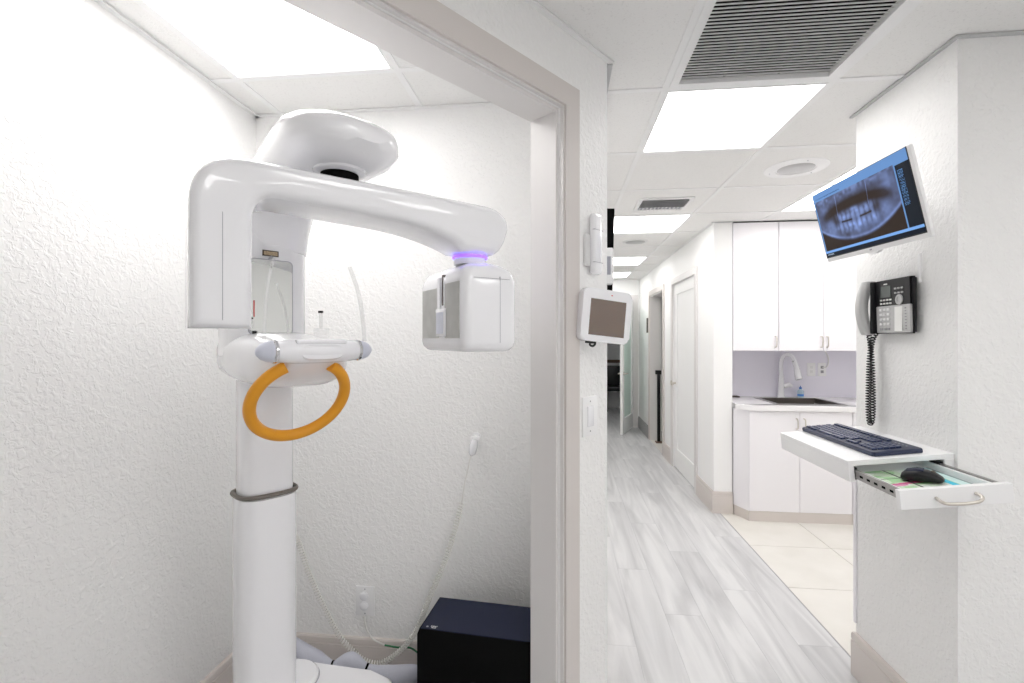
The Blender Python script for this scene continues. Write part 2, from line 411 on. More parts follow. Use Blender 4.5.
bb('ceiling_tile', (1.38, 5.71, CZ), (2.39, 7.49, CZ + .01), 'tile', ce)
# wall angles where the ceiling meets the walls
n = 4
def angle_strip(a, b, nrm, wd=.02, m='teeshade'):
    global n
    a = Vector(a); b = Vector(b); nv = Vector(nrm) * wd
    bm = bmesh.new(); aprism(bm, [a, b, b + nv, a + nv], CZ - .004, CZ + .002)
    struct(finish(bm, 'trim_%d' % n, m, None, 0)); n += 1
angle_strip(ap(-.016), ap(3.2), AN, .018, 'tee')
angle_strip((.153, 1.66), (.153, 7.79), (1, 0), .02)
angle_strip((1.235, 1.637), (1.235, 2.18), (-1, 0), .014)
angle_strip((1.221, 1.637), (2.88, 1.637), (0, -1), .014)
angle_strip((1.225, 4.03), (1.225, 7.79), (-1, 0), .018, 'tee')
angle_strip((1.207, 4.03), (1.37, 4.03), (0, -1), .014)
angle_strip((XL, .45), (XL, XB), (1, 0), .018, 'tee')
angle_strip((XL, XB), (.04, XB), (0, -1), .018, 'tee')

def light_panel(x0, y0, x1, y1, label, gap=.012):
    t = thing('ceiling_light', label, 'ceiling light', ((x0 + x1) / 2, (y0 + y1) / 2, CZ), group='square and long ceiling light panels')
    hx, hy = (x1 - x0) / 2 - gap, (y1 - y0) / 2 - gap; f = .008
    boxes('frame', [((-hx, -hy, -.002), (hx, -hy + f, .03)), ((-hx, hy - f, -.002), (hx, hy, .03)), ((-hx, -hy + f, -.002), (-hx + f, hy - f, .03)), ((hx - f, -hy + f, -.002), (hx, hy - f, .03))], 'tee', t)
    boxes('housing', [((-hx, -hy, .045), (hx, hy, .048)), ((-hx, -hy, .03), (-hx + .003, hy, .045)), ((hx - .003, -hy, .03), (hx, hy, .045)), ((-hx + .003, -hy, .03), (hx - .003, -hy + .003, .045)), ((-hx + .003, hy - .003, .03), (hx - .003, hy, .045))], 'tee', t)
    bb('diffuser', (-hx + f, -hy + f, .004), (hx - f, hy - f, .010), 'panel', t)
    return t
def cell(i, j, label): return light_panel(xs[i], ys[j], xs[i + 1], ys[j + 1], label)
light_panel(-1.18, 1.025, -.577, 1.632, 'square ceiling light panel above the white x-ray machine')
cell(5, 6, 'bright square light panel right behind the large louvred ceiling grille')
cell(5, 9, 'corridor light panel between the small louvred vent and the flat round speaker')
cell(5, 12, 'farthest visible light panel of the corridor ceiling')
light_panel(xs[7], ys[7], xs[8], ys[9], 'long light panel over the kitchenette, partly hidden by the monitor')
for a, l_ in (((5, 3), 'added unseen front room light panel in line with the big louvred grille, nearest to it'),  # panels out of view, added to brighten surfaces facing the front room
              ((7, 3), 'added unseen front room light panel beside the textured pier, right of the grille line'), ((5, 1), 'added unseen front room light panel near the rear wall, in line with the grille'), ((7, 1), 'added unseen front room light panel in the rear right corner')): cell(*a, l_)
cell(5, 14, 'light panel nearest the end doorway of the corridor')
light_panel(.3, 8.6, 1.2, 9.3, 'light panel of the room beyond the end doorway')
light_panel(1.6, 6.2, 2.2, 6.8, 'light panel of the side room with the black post')

# big return grille
gx, gy = (xs[5] + xs[6]) / 2, (ys[5] + ys[6]) / 2
t = thing('ceiling_grille', 'large square louvred air grille in the ceiling with black gaps', 'vent', (gx, gy, CZ))
hx, hy = PX / 2 - .012, PY / 2 - .012
boxes('frame', [((-hx, -hy, -.004), (hx, -hy + .028, .02)), ((-hx, hy - .028, -.004), (hx, hy, .02)), ((-hx, -hy + .028, -.004), (-hx + .028, hy - .028, .02)), ((hx - .028, -hy + .028, -.004), (hx, hy - .028, .02))], 'tee', t)
boxes('backing', [((-hx, -hy, .05), (hx, hy, .055)), ((-hx, -hy, .02), (-hx + .004, hy, .05)), ((hx - .004, -hy, .02), (hx, hy, .05)), ((-hx + .004, -hy, .02), (hx - .004, -hy + .004, .05)), ((-hx + .004, hy - .004, .02), (hx - .004, hy, .05))], 'matblack', t)
sl = bmesh.new(); abox(sl, (0, 0, .001), (2 * hx - .058, .0008, .003), 0, 1); abox(sl, (0, 0, -.001), (2 * hx - .058, .0032, .0012))
me = bpy.data.meshes.new('slat'); sl.to_mesh(me); sl.free(); me.materials.append(M['tee'])
yy = -hy + .036; 
while yy < hy - .032:
    o = link('slat', me, None, t); o.location = (0, yy, .008); yy += .0166
for sx in (-.1, .09): bb('crossbar', (sx - .004, -hy + .03, .0155), (sx + .004, hy - .03, .034), 'matblack', t)
# small louvred diffuser
t = thing('ceiling_vent', 'small grey louvred ceiling vent with dusty fins in the corridor', 'vent', (.70, 3.44, CZ - .001))
boxes('frame', [((-.18, -.15, -.006), (.18, -.125, .004)), ((-.18, .125, -.006), (.18, .15, .004)), ((-.18, -.125, -.006), (-.155, .125, .004)), ((.155, -.125, -.006), (.18, .125, .004))], 'tee', t)
bb('backing', (-.155, -.125, -.002), (.155, .125, .001), 'seam', t)
for k in range(5): box('slat', (0, -.105 + k * .034, -.008), (.31, .03, .002), 'silver', t, 0, 1, Matrix.Rotation(R(35), 4, 'X'))
for k in range(12): box('fin', (-.145 + k * .0264, .075, -.008), (.002, .09, .012), 'offw', t)
# speakers
t = thing('ceiling_speaker', 'round white ceiling speaker with grey mesh centre beside the first corridor light', 'speaker', (1.29, 2.80, CZ + .004), group='round ceiling speakers')
lathe('rim', [(.160, 0), (.158, -.004), (.10, -.009), (.097, -.006)], 'satin', t, 40)
lathe('grille', [(.096, -.004), (.09, -.008), (.03, -.009)], M['silver'], t, 32)
for a in (30, 150, 270): lathe('screw', [(.004, -.008), (.003, -.0095)], 'seam', t, 8, c=(.13 * math.cos(R(a)), .13 * math.sin(R(a)), 0))
t = thing('ceiling_speaker', 'flat grey round ceiling speaker farther down the corridor', 'speaker', (.71, 4.76, CZ + .004), group='round ceiling speakers')
lathe('rim', [(.12, 0), (.118, -.005), (.1, -.008), (.098, -.006)], 'offw', t, 32); lathe('grille', [(.097, -.004), (.09, -.008), (.03, -.009)], 'silver', t, 28)

# ------------------------------------------------------------ corridor doors
# door_1 closed
d = sroot('door_1', (1.225, 5.0, 0))
leafY = (D1[1] - D1[0]) / 2 - .004
lv = [((.012, -leafY, .01), (.052, -leafY + .11, DH - .004)), ((.012, leafY - .11, .01), (.052, leafY, DH - .004)), ((.012, -leafY + .11, .01), (.052, leafY - .11, .22)), ((.012, -leafY + .11, DH - .115), (.052, leafY - .11, DH - .004))]
boxes('door_leaf', lv, 'wall', d); bb('door_panel', (.022, -leafY + .11, .22), (.042, leafY - .11, DH - .115), 'wall', d)
boxes('door_casing', [((-.016, -.512, 0), (0, -.45, DH + .062)), ((-.016, .45, 0), (0, .512, DH + .062)), ((-.016, -.45, DH), (0, .45, DH + .062))], 'jamb', d)
for z in (.25, 1.05, 1.8): bb('hinge', (-.004, -.452, z), (.014, -.436, z + .09), 'steel', d)
hd = lathe('door_handle', [(.028, -.012), (.028, 0), (.012, .004), (.011, .04)], 'nickel', d, 16, 'x', (-.03, .38, .93)); 
tube('lever', [(-.03, .38, .93), (-.04, .37, .93), (-.04, .27, .93)], .009, 'nickel', d)
# door_2 open doorway
d = sroot('door_2', (1.225, 6.4, 0))
boxes('door_casing', [((-.016, -.502, 0), (0, -.44, DH + .062)), ((-.016, .44, 0), (0, .502, DH + .062)), ((-.016, -.44, DH), (0, .44, DH + .062))], 'trim', d)
boxes('door_jamb', [((0, -.44, 0), (.145, -.425, DH)), ((0, .425, 0), (.145, .44, DH)), ((0, -.425, DH - .015), (.145, .425, DH))], 'jamb', d)
bb('threshold', (0, -.425, 0), (.145, .425, .004), 'stone', d)
# door_3 open frosted leaf
d = sroot('door_3', (0, 7.8, 0))
boxes('door_casing', [((E1, -.016, 0), (1.205, 0, EH + .07)), ((E0 - .07, -.016, 0), (E0, 0, EH + .07)), ((E0, -.016, EH), (E1, 0, EH + .07))], 'jamb', d)
boxes('door_jamb', [((E1 - .012, 0, 0), (E1, .12, EH)), ((E0, 0, 0), (E0 + .012, .12, EH)), ((E0, 0, EH - .012), (E1, .12, EH))], 'jamb', d)
for z in (.3, 1.02, 1.75): bb('hinge', (E1 - .016, -.02, z), (E1 + .004, -.002, z + .1), 'steel', d)
leaf = sroot('door_4', (1.105, 7.77, 0), math.atan2(7.10 - 7.77, .862 - 1.105)); Lw = .715
boxes('door_leaf', [((0, -.02, .012), (.1, .02, 2.02)), ((Lw - .1, -.02, .012), (Lw, .02, 2.02)), ((.1, -.02, .012), (Lw - .1, .02, .24)), ((.1, -.02, 1.92), (Lw - .1, .02, 2.02))], 'wall', leaf)
bb('pane', (.1, -.005, .24), (Lw - .1, .005, 1.92), 'frost', leaf)
for sy in (-1, 1):
    lathe('rosette', [(.028, 0), (.028, .008)], 'nickel', leaf, 14, 'y', (Lw - .05, .02 * sy + (-.008 if sy < 0 else 0), .90))
    tube('door_handle', [(Lw - .05, .02 * sy, .90), (Lw - .05, .055 * sy, .90), (Lw - .16, .06 * sy, .90)], .010, 'nickel', leaf)
tag(bb('wall_plaque', (1.215, 6.985, 1.50), (1.2245, 7.085, 1.71), 'darklabel'), 'small dark plaque on the wall by the open side doorway', 'sign')
pt = thing('grab_post', 'thin black post with a capped top standing in the open side doorway', 'post', (1.305, 6.66, 0))
bb('post', (-.02, -.02, .02), (.02, .02, .93), 'black', pt, .004); bb('cap', (-.045, -.03, .93), (.03, .03, .985), 'black', pt, .006); bb('foot', (-.04, -.04, .004), (.05, .05, .02), 'wood', pt)
# far room chairs
def chair(x, y, rz, label):
    t = thing('armchair', label, 'chair', (x, y, 0), (0, 0, rz), 'black armchairs in the far room')
    bb('seat', (-.25, -.24, .40), (.25, .24, .48), 'black', t, .02); box('backrest', (0, .23, .67), (.5, .06, .40), 'black', t, .02, 2, Matrix.Rotation(R(-6), 4, 'X'))
    for sx in (-1, 1):
        bb('armrest', (sx * .25 - .02, -.2, .62), (sx * .25 + .02, .22, .65), 'black', t, .006)
        for sy in (-.21, .21): bb('leg', (sx * .25 - .015, sy - .015, 0), (sx * .25 + .015, sy + .015, .62), 'black', t)
chair(1.12, 9.62, 0, 'black office armchair against the far room wall, nearer the open door leaf')
chair(.50, 9.60, .1, 'black office armchair in the far room, left of the other one')

# ------------------------------------------------------------ kitchenette
def handle(parent, x, y, z0, z1, name='handle'):
    tube(name, spline([(x, y, z0), (x, y - .026, z0 + .006), (x, y - .03, (z0 + z1) / 2), (x, y - .026, z1 - .006), (x, y, z1)], 5), .0045, 'nickel', parent, 7)
def cabinet(name, label, x0, x1, z0, z1, yf, yb, doors, hz, cat='cabinet'):
    t = thing(name, label, cat, ((x0 + x1) / 2, yf, z0), group='white wall cabinets of the kitchenette' if z0 > 1 else 'white base cabinets of the kitchenette'); c = (x0 + x1) / 2
    Wd, Dd, Hd, q = x1 - c, yb - yf, z1 - z0, .018
    boxes('body', [((-Wd, .02, 0), (-Wd + q, Dd, Hd)), ((Wd - q, .02, 0), (Wd, Dd, Hd)), ((-Wd + q, .02, 0), (Wd - q, Dd, q)), ((-Wd + q, Dd - .006, q), (Wd - q, Dd, Hd)), ((-Wd + q, .02, Hd - q), (Wd - q, .08, Hd))] + ([((-Wd + q, .08, Hd - q), (Wd - q, Dd - .006, Hd))] if z0 > 1 else []), 'cab', t)
    for a, b, hx in doors:
        o = bb('door', (a - c + .0018, 0, .002), (b - c - .0018, .018, z1 - z0 - .003), 'cab', t, .0015, 1)
        if hx is not None:
            handle(o, hx - c, 0, hz[0] - z0, hz[1] - z0)
    return t
cabinet('wall_cabinet', 'white single-door wall cabinet next to the corridor wall', 1.374, 1.727, 1.314, 2.3515, 4.03, 4.495, [(1.374, 1.727, 1.70)], (1.345, 1.43))
cabinet('wall_cabinet', 'white two-door wall cabinet above and right of the sink', 1.729, 2.412, 1.314, 2.3515, 4.03, 4.495, [(1.729, 2.066, 2.045), (2.066, 2.412, 2.087)], (1.345, 1.43))
cabinet('wall_cabinet', 'white wall cabinet mostly hidden behind the textured pier', 2.414, 2.89, 1.314, 2.3515, 4.03, 4.495, [(2.414, 2.89, None)], (1.3, 1.4))
t = cabinet('base_cabinet', 'white two-door sink base cabinet below the kitchenette counter', 1.44, 2.19, .078, .855, 3.87, 4.49, [(1.44, 1.812, 1.785), (1.812, 2.19, 1.84)], (.72, .80))
bb('plinth', (-.375, .004, -.078), (.375, .60, 0), 'base', t)
prism('filler_panel', [(-.375, .002), (-.370, .016), (-.432, .155), (-.441, .155)][::-1], 0, .777, 'cab', t)
prism('filler_plinth', [(-.375, .006), (-.370, .020), (-.430, .155), (-.438, .155)][::-1], -.078, 0, 'base', t)
t = cabinet('base_cabinet', 'white base cabinet right of the sink base cabinet', 2.192, 2.89, .078, .855, 3.87, 4.49, [(2.192, 2.54, None), (2.54, 2.89, None)], (.72, .80))
bb('plinth', (-.349, .004, -.078), (.349, .60, 0), 'base', t)
# worktop with sink cut-out and rounded front corner
SX0, SX1, SY0, SY1 = 1.70, 2.19, 3.985, 4.40
arc = [(1.50 - .125 * math.sin(a), 3.972 - .122 * math.cos(a)) for a in [R(10 * k) for k in range(10)]]
bm = bmesh.new()
aprism(bm, [(1.50, SY0), (1.50, 3.85)] + arc[1:] + [(1.375, SY0)], .857, .894)
aprism(bm, [(1.50, 3.85), (2.888, 3.85), (2.888, SY0), (1.50, SY0)][::-1], .857, .894)
for a in (((1.375, SY0, .857), (SX0, SY1, .894)), ((SX1, SY0, .857), (2.888, SY1, .894)), ((1.375, SY1, .857), (2.888, 4.495, .894))):
    abox(bm, [(p + q) / 2 for p, q in zip(*a)], [q - p for p, q in zip(*a)])
bmesh.ops.remove_doubles(bm, verts=bm.verts, dist=1e-4)
wt = tag(finish(bm, 'worktop', 'counter', None, 30), 'white worktop with rounded left corner on the sink cabinets', 'worktop')
t = thing('sink', 'dark stainless steel sink set into the white worktop', 'sink', (0, 0, 0))
boxes('rim', [((SX0 - .02, SY0 - .015, .894), (SX1 + .02, SY0 + .012, .898)), ((SX0 - .02, SY1 - .012, .894), (SX1 + .02, SY1 + .015, .898)), ((SX0 - .02, SY0 + .012, .894), (SX0 + .012, SY1 - .012, .898)), ((SX1 - .012, SY0 + .012, .894), (SX1 + .02, SY1 - .012, .898))], 'steel', t)
e = .004
boxes('basin', [((SX0 + e, SY0 + e, .70), (SX0 + 2 * e, SY1 - e, .894)), ((SX1 - 2 * e, SY0 + e, .70), (SX1 - e, SY1 - e, .894)), ((SX0 + e, SY0 + e, .70), (SX1 - e, SY0 + 2 * e, .894)), ((SX0 + e, SY1 - 2 * e, .70), (SX1 - e, SY1 - e, .894)), ((SX0 + e, SY0 + e, .696), (SX1 - e, SY1 - e, .70))], 'sink', t)
# faucet
t = thing('faucet', 'tall white gooseneck kitchen faucet behind the sink', 'faucet', (1.925, 4.445, .894))
lathe('base', [(.03, 0), (.03, .01), (.024, .02), (.022, .15), (.020, .20)], 'gloss', t, 18)
tube('neck', spline([(0, 0, .19), (-.004, -.005, .30), (.01, -.03, .37), (.045, -.08, .375), (.062, -.105, .33)], 6), [.017] * 25, 'gloss', t, 12)
tube('spray_head', [(.06, -.104, .335), (.072, -.116, .28), (.088, -.128, .175), (.089, -.13, .17)], [.0185, .02, .028, .024], 'gloss', t, 14)
tube('collar', [(.0605, -.104, .33), (.0625, -.106, .318)], .0195, 'silver', t, 14)
tube('lever', [(.018, -.006, .10), (.06, -.01, .115), (.085, -.012, .10)], [.02, .022, .014], 'gloss', t, 12)
t = thing('soap_bottle', 'small clear soap bottle with blue label beside the faucet', 'bottle', (2.09, 4.452, .894)); t.scale = (.85, .85, .72)
lathe('bottle', [(.026, 0), (.03, .01), (.03, .08), (.014, .1), (.012, .11)], mat('clear blue soap', (.55, .72, .82), .15, alpha=.7), t, 16)
lathe('label', [(.0305, .02), (.0305, .045)], 'blue', t, 16); lathe('pump', [(.013, .105), (.013, .125), (.004, .13), (.004, .145)], 'blue', t, 12)
tag(bb('tray', (1.38, 4.40, .8945), (1.56, 4.47, .906), 'darklabel', None, .003), 'thin dark tray in the left rear corner of the worktop', 'tray')
t = thing('wall_outlet', 'white double outlet on the lavender backsplash with a cord above it', 'outlet', (2.25, 4.5, 1.14))
for sx in (-.05, .04): bb('cover_plate', (sx - .035, -.006, -.058), (sx + .035, 0, .058), 'satin', t, .002)
for sx in (-.05, .04):
    for sz in (-.02, .02): bb('socket', (sx - .012, -.008, sz - .012), (sx + .012, -.005, sz + .012), 'keygrey' if sx > 0 else 'offw', t)
tube('cord', spline([(.04, -.012, .02), (.07, -.03, .03), (.085, -.02, .10), (.06, -.015, .165)], 6), .004, 'cordw', t)

# ------------------------------------------------------------ pier: corner guard, monitor, phone, shelf
struct(bb('trim_20', (1.228, 2.15, .215), (1.238, 2.166, 1.02), 'cab'))
# monitor
mon = thing('wall_monitor', 'tilted white-framed monitor showing a dental x-ray on the pier', 'monitor', (1.047, 1.797, 1.852), (R(13.8), R(1.5), R(-90.7)))
MW, MH = .562, .280
bb('frame', (-MW / 2, 0, -MH / 2), (MW / 2, .012, MH / 2), 'satin', mon, .003)
bb('screen_border', (-MW / 2 + .002, -.001, -MH / 2 + .016), (MW / 2 - .012, .004, MH / 2 - .0015), 'black', mon)
bb('back_shell', (-.2, .011, -.10), (.16, .034, .09), 'satin', mon, .008)
lathe('chin_bump', [(.03, 0), (.03, .016), (.02, .02)], 'satin', mon, 20, 'y', (.005, .002, -MH / 2 + .004), (1, .45))
box('maker_mark', (0, -.0006, -MH / 2 + .008), (.012, .0008, .004), 'seam', mon)
def vnoise(U, V, fx, fy, seed):
    r = np.random.RandomState(seed).rand(64, 64); x = U * fx; yv = V * fy
    xi = np.floor(x).astype(int) % 63; yi = np.floor(yv).astype(int) % 63; fxx = x - np.floor(x); fyy = yv - np.floor(yv)
    fxx = fxx * fxx * (3 - 2 * fxx); fyy = fyy * fyy * (3 - 2 * fyy)
    return (r[yi, xi] * (1 - fxx) + r[yi, xi + 1] * fxx) * (1 - fyy) + (r[yi + 1, xi] * (1 - fxx) + r[yi + 1, xi + 1] * fxx) * fyy
def xray(U, V):
    u = (U - .015) / .86; v = (V - .09) / .79       # picture area
    cx = (u - .5) * 2; n1 = vnoise(U, V, 16, 9, 1); n2 = vnoise(U, V, 42, 24, 2); nn = .6 * n1 + .4 * n2
    sm = lambda a, b, x: np.clip((x - a) / (b - a), 0, 1) ** 2 * (3 - 2 * np.clip((x - a) / (b - a), 0, 1))
    bri = .31 + .26 * (nn - .5)
    # palate airway: dark arch
    arch = .74 - .16 * cx ** 2
    air = np.exp(-((v - arch) / .10) ** 2) * sm(1.0, .7, abs(cx)); bri *= 1 - .93 * np.clip(air * 1.25, 0, 1)
    # condyles / upper corners brighter
    bri += .16 * np.exp(-((abs(cx) - .80) / .14) ** 2 - ((v - .80) / .16) ** 2) + .22 * sm(.86, 1.0, v) * n2
    # ramus bright sides
    bri += .20 * np.exp(-((abs(cx) - .70) / .15) ** 2 - ((v - .42) / .16) ** 2)
    bri *= 1 - .85 * np.exp(-((abs(cx) - .50) / .08) ** 2 - ((v - .52) / .10) ** 2)
    # teeth rows following a smile line
    line = .44 + .10 * cx ** 2
    th = np.exp(-((v - line - .095) / .075) ** 2) + np.exp(-((v - line + .10) / .085) ** 2)
    band = sm(.56, .44, abs(cx)); ph = np.abs(np.sin(cx * 27 + .6 * (v - line) * np.sign(cx)))
    bri += th * band * (.08 + .26 * ph) * (.75 + .5 * n2)
    bri *= 1 - .92 * np.exp(-((v - line) / .017) ** 2) * sm(.40, .36, abs(cx)) * sm(.08, .12, abs(cx))
    bri += .25 * np.exp(-((v - .62 + .03 * cx ** 2) / .03) ** 2) * sm(.15, .02, abs(cx)) + .2 * np.exp(-((v - .22) / .07) ** 2 - (cx / .05) ** 2)
    # jaw edge and darkness under it
    jaw = .12 + .30 * np.abs(cx) ** 2.2
    bri += .20 * np.exp(-((v - jaw) / .03) ** 2); dk = sm(.0, -.07, v - jaw); bri *= 1 - .93 * dk
    for k in (-.42, .38): bri += .3 * np.exp(-((cx - k - .1 * (v - .8)) / .008) ** 2) * sm(.55, .62, v) * sm(1, .9, v)
    bri = np.clip(bri, 0, 1)[..., None]; brown = np.array([.030, .018, .012])
    c = brown + bri ** 1.7 * np.array([.40, .62, 1.30])
    sky = np.array([.14, .30, .62])
    tb = np.random.RandomState(5).rand(*U.shape)
    out = (v > 1) | (v < 0) | (u > 1) | (u < 0); c[out] = sky
    c[(V > .905) & (V < .925) & (U > .03) & (U < .34) & (tb > .45)] = (.03, .08, .25)
    c[(u > 1.015) & (V < .86)] = (.008, .012, .02)
    lab = (u > 1.03) & (u < 1.08) & (V > .36) & (V < .80) & (np.floor(V * 110) % 2 == 0) & (tb > .3); c[lab] = (.10, .24, .5)
    c[V < .055] = (.006, .01, .02); c[(V > .024) & (V < .042) & (U > .02) & (U < .10) & (tb > .4)] = (.4, .5, .6)
    c[(V >= .055) & (V < .09)] = (.20, .42, .85)
    return c
so = grid_img('screen', xray, MW - .020, MH - .023, 260, 140, 'screen', mon, -.0014); so.location = (-.005, 0, .0085)
arm = tube('mount_arm', [(0, .04, 0), (.0, .10, -.01), (.02, .165, -.02)], .014, 'satin', mon, 10)
# phone
ph = thing('wall_phone', 'black and silver corded desk phone mounted on the textured pier', 'phone', (1.236, 1.938, 1.415), (0, 0, R(-90)))
# local: x -> towards the camera along the wall, -y out of the wall
def wedge(x0, x1, z0, z1, yb, yt, yo=0): # front surface depth at bottom / top
    return [(x0, yo, z0), (x1, yo, z0), (x1, yo, z1), (x0, yo, z1), (x0, yb, z0), (x1, yb, z0), (x1, yt, z1), (x0, yt, z1)]
def hexa(name, v, m, parent, bev=0):
    bm = bmesh.new(); q = [bm.verts.new(p) for p in v]
    for f in ((0, 1, 2, 3), (4, 5, 6, 7), (0, 1, 5, 4), (1, 2, 6, 5), (2, 3, 7, 6), (3, 0, 4, 7)): bm.faces.new([q[i] for i in f])
    if bev: bmesh.ops.bevel(bm, geom=bm.edges[:], offset=bev, segments=2, affect='EDGES')
    return finish(bm, name, m, parent)
hexa('body', wedge(-.045, .148, .015, .215, -.030, -.036, -.012), 'black', ph, .005)
hexa('bracket', wedge(.0, .11, .04, .18, -.012, -.012), 'matblack', ph)
hexa('lower_panel', wedge(-.035, .145, .018, .118, -.0325, -.0356, -.02), 'silver', ph, .002)
FY = lambda z: -.0302 - (z - .015) / .2 * .006
def onp(name, x, z, wx, wz, m, th=.003): return box(name, (x, FY(z) - .001 - (.0025 if z < .118 else 0), z), (wx, th, wz), m, ph, .0006, 1)
onp('display', .020, .170, .055, .042, 'lcd', .002); onp('maker_mark', .02, .199, .02, .004, 'paper', .001)
for a in range(4):
    for b in range(2): onp('soft_key', -.006 + a * .017, .127 + b * .013, .010, .006, 'paper')
for a in range(3):
    for b in range(2): onp('function_key', .072 + a * .017, .162 + b * .016, .010, .006, 'silver')
lathe('dial_ring', [(.018, 0), (.018, -.004), (.010, -.005), (.010, -.002)], 'silver', ph, 20, 'y', (.092, FY(.14), .137))
for r_ in range(5):
    for c_ in range(3): onp('number_key', -.006 + c_ * .020, .032 + r_ * .018, .014, .009, 'keygrey' if r_ == 0 else 'offw')
onp('index_card', .088, .068, .040, .088, 'paper', .0022)
for r_ in range(8): onp('line_key', .124, .032 + r_ * .0105, .006, .004, 'keygrey')
# handset on the far side
hs = bmesh.new(); rings = []
for k in range(15):
    a = k / 14; z = .010 + a * .208; bow = math.sin(a * PI) ** .8
    yb = -.036 - .026 * bow; wx = .024 - .004 * bow
    rings.append([hs.verts.new((-.072 + math.copysign(abs(math.cos(q)) ** .6, math.cos(q)) * wx, yb - .004 + math.copysign(abs(math.sin(q)) ** .6, math.sin(q)) * .018, z)) for q in [2 * PI * j / 16 for j in range(16)]])
for a, b in zip(rings, rings[1:]):
    for k in range(16): hs.faces.new((a[k], a[(k + 1) % 16], b[(k + 1) % 16], b[k]))
hs.faces.new(rings[0][::-1]); hs.faces.new(rings[-1]); h = finish(hs, 'handset', 'silver', ph, 60)
bm = bmesh.new(); abox(bm, (-.047, -.030, .115), (.012, .036, .20), .004); finish(bm, 'handset_cradle', 'black', ph)
bb('antenna', (.151, -.016, .19), (.160, -.006, .290), 'satin', ph, .003)
cp = [(-.070, -.040, .012), (-.062, -.04, -.02), (-.052, -.04, -.10), (-.046, -.04, -.22), (-.048, -.04, -.30), (-.060, -.04, -.335), (-.072, -.04, -.30), (-.076, -.038, -.20), (-.072, -.036, -.08), (-.06, -.03, .0), (-.04, -.02, .03)]
finish(coil(cp, .0080, .0024, .0105, 6, 10), 'coiled_cord', 'black', ph, 60)

# fold-out keyboard shelf (sags 6 degrees at its free edge)
SAG = R(-6)
sh = thing('keyboard_shelf', 'white floating keyboard shelf with its drawer pulled open', 'shelf', (1.234, 1.65, 1.048), (0, SAG, 0))
SW, SL, SHt = .318, .478, .068
bb('top_panel', (-SW, 0, -.017), (0, SL, 0), 'satin', sh, .001, 1)
bb('side_panel', (-SW, 0, -SHt), (-SW + .018, SL, -.017), 'satin', sh, .0008, 1)
bb('side_panel', (-.030, 0, -SHt + .012), (-.002, SL, -.017), 'satin', sh, .0008, 1)
bb('back_panel', (-SW + .018, SL - .018, -SHt), (-.03, SL, -.017), 'satin', sh)
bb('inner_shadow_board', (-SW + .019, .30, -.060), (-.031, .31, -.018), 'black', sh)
dr = bpy.data.objects.new('drawer', None); COL.objects.link(dr); dr.parent = sh
PO = -.228; dx0, dx1 = -SW + .030, -.044
def rd(v): return v
bm = bmesh.new(); abox(bm, ((dx0 + dx1) / 2, PO + .2, -.056), (dx1 - dx0, .36, .006)); abox(bm, (dx0 + .004, PO + .19, -.045), (.008, .36, .022)); abox(bm, (dx1 - .004, PO + .19, -.045), (.008, .36, .022))
bpy.data.objects.remove(dr)
dr = finish(bm, 'drawer', 'satin', sh, 0)
fr = bb('drawer_front', (-SW + .004, PO, -.078), (-.028, PO + .017, -.024), 'satin', sh, .0012, 1)
for sx in (dx0 - .006, dx1 + .006):
    bb('slide_rail', (sx - .004, PO + .02, -.058), (sx + .004, .03, -.030), 'steel', dr)
    bb('slide_rail', (sx - .006, .004, -.062), (sx + .005, .045, -.024), 'black', dr)
    for k in range(5): bb('slide_slot', (sx - .0048, PO + .05 + k * .035, -.048), (sx + .0048, PO + .065 + k * .035, -.041), 'matblack', dr)
tube('handle', spline([(-.222, PO, -.050), (-.222, PO - .020, -.055), (-.21, PO - .028, -.058), (-.17, PO - .030, -.059), (-.135, PO - .028, -.056), (-.122, PO - .020, -.048), (-.122, PO, -.044)], 6), .0045, 'nickel', fr, 8)
def liner(U, V):
    c = np.zeros(U.shape + (3,)); c[:] = (.62, .74, .58)
    n = vnoise(U, V, 7, 9, 3); c[n > .60] = (.40, .66, .36); c[n < .30] = (.76, .82, .76)
    pk = (np.abs(V - .42 - .16 * U) < .035) & (U < .6); c[pk] = (.62, .12, .28)
    c[(vnoise(U, V, 5, 12, 8) > .72) & (V < .45)] = (.72, .30, .50)
    c[(np.abs(U - .40) < .008) | (np.abs(V - .66) < .006) | (np.abs(V - .22) < .006)] = (.08, .10, .08)
    c[np.abs(U - .80) < .045] = (.02, .52, .72); c[U > .86] = (.62, .80, .78); c[(U > .975)] = (.30, .40, .40)
    return c
lo = grid_img('printed_liner', liner, dx1 - dx0 - .018, .255, 70, 70, 'liner', dr, 0)
lo.rotation_euler = (R(-90), 0, 0); lo.location = ((dx0 + dx1) / 2, PO + .145, -.0525)
# keyboard
KX, KY = .158, .452
kb = thing('keyboard', 'dark navy full-size keyboard lying on the white wall shelf', 'keyboard', (1.234 - .150, 1.65 + .250, 1.048 - .150 * math.tan(R(6)) + .0005), (0, SAG, R(1.0)))
prism('case', [(-KX / 2 + .008, -KY / 2), (KX / 2 - .004, -KY / 2 + .002), (KX / 2, -KY / 2 + .01), (KX / 2, KY / 2 - .01), (KX / 2 - .004, KY / 2 - .002), (-KX / 2 + .008, KY / 2), (-KX / 2, KY / 2 - .008), (-KX / 2, -KY / 2 + .008)], 0, .016, 'keyboard', kb, .004, 2)
km = bmesh.new(); abox(km, (0, 0, 0), (.0165, .0168, .007), .002, 1); kme = bpy.data.meshes.new('key'); km.to_mesh(kme); km.free(); kme.materials.append(M['key']); smooth(kme, 30)
def key(x, y, wy=1.0):
    o = link('key', kme, None, kb); o.location = (x, y, .0185); o.scale = (1, wy, 1)
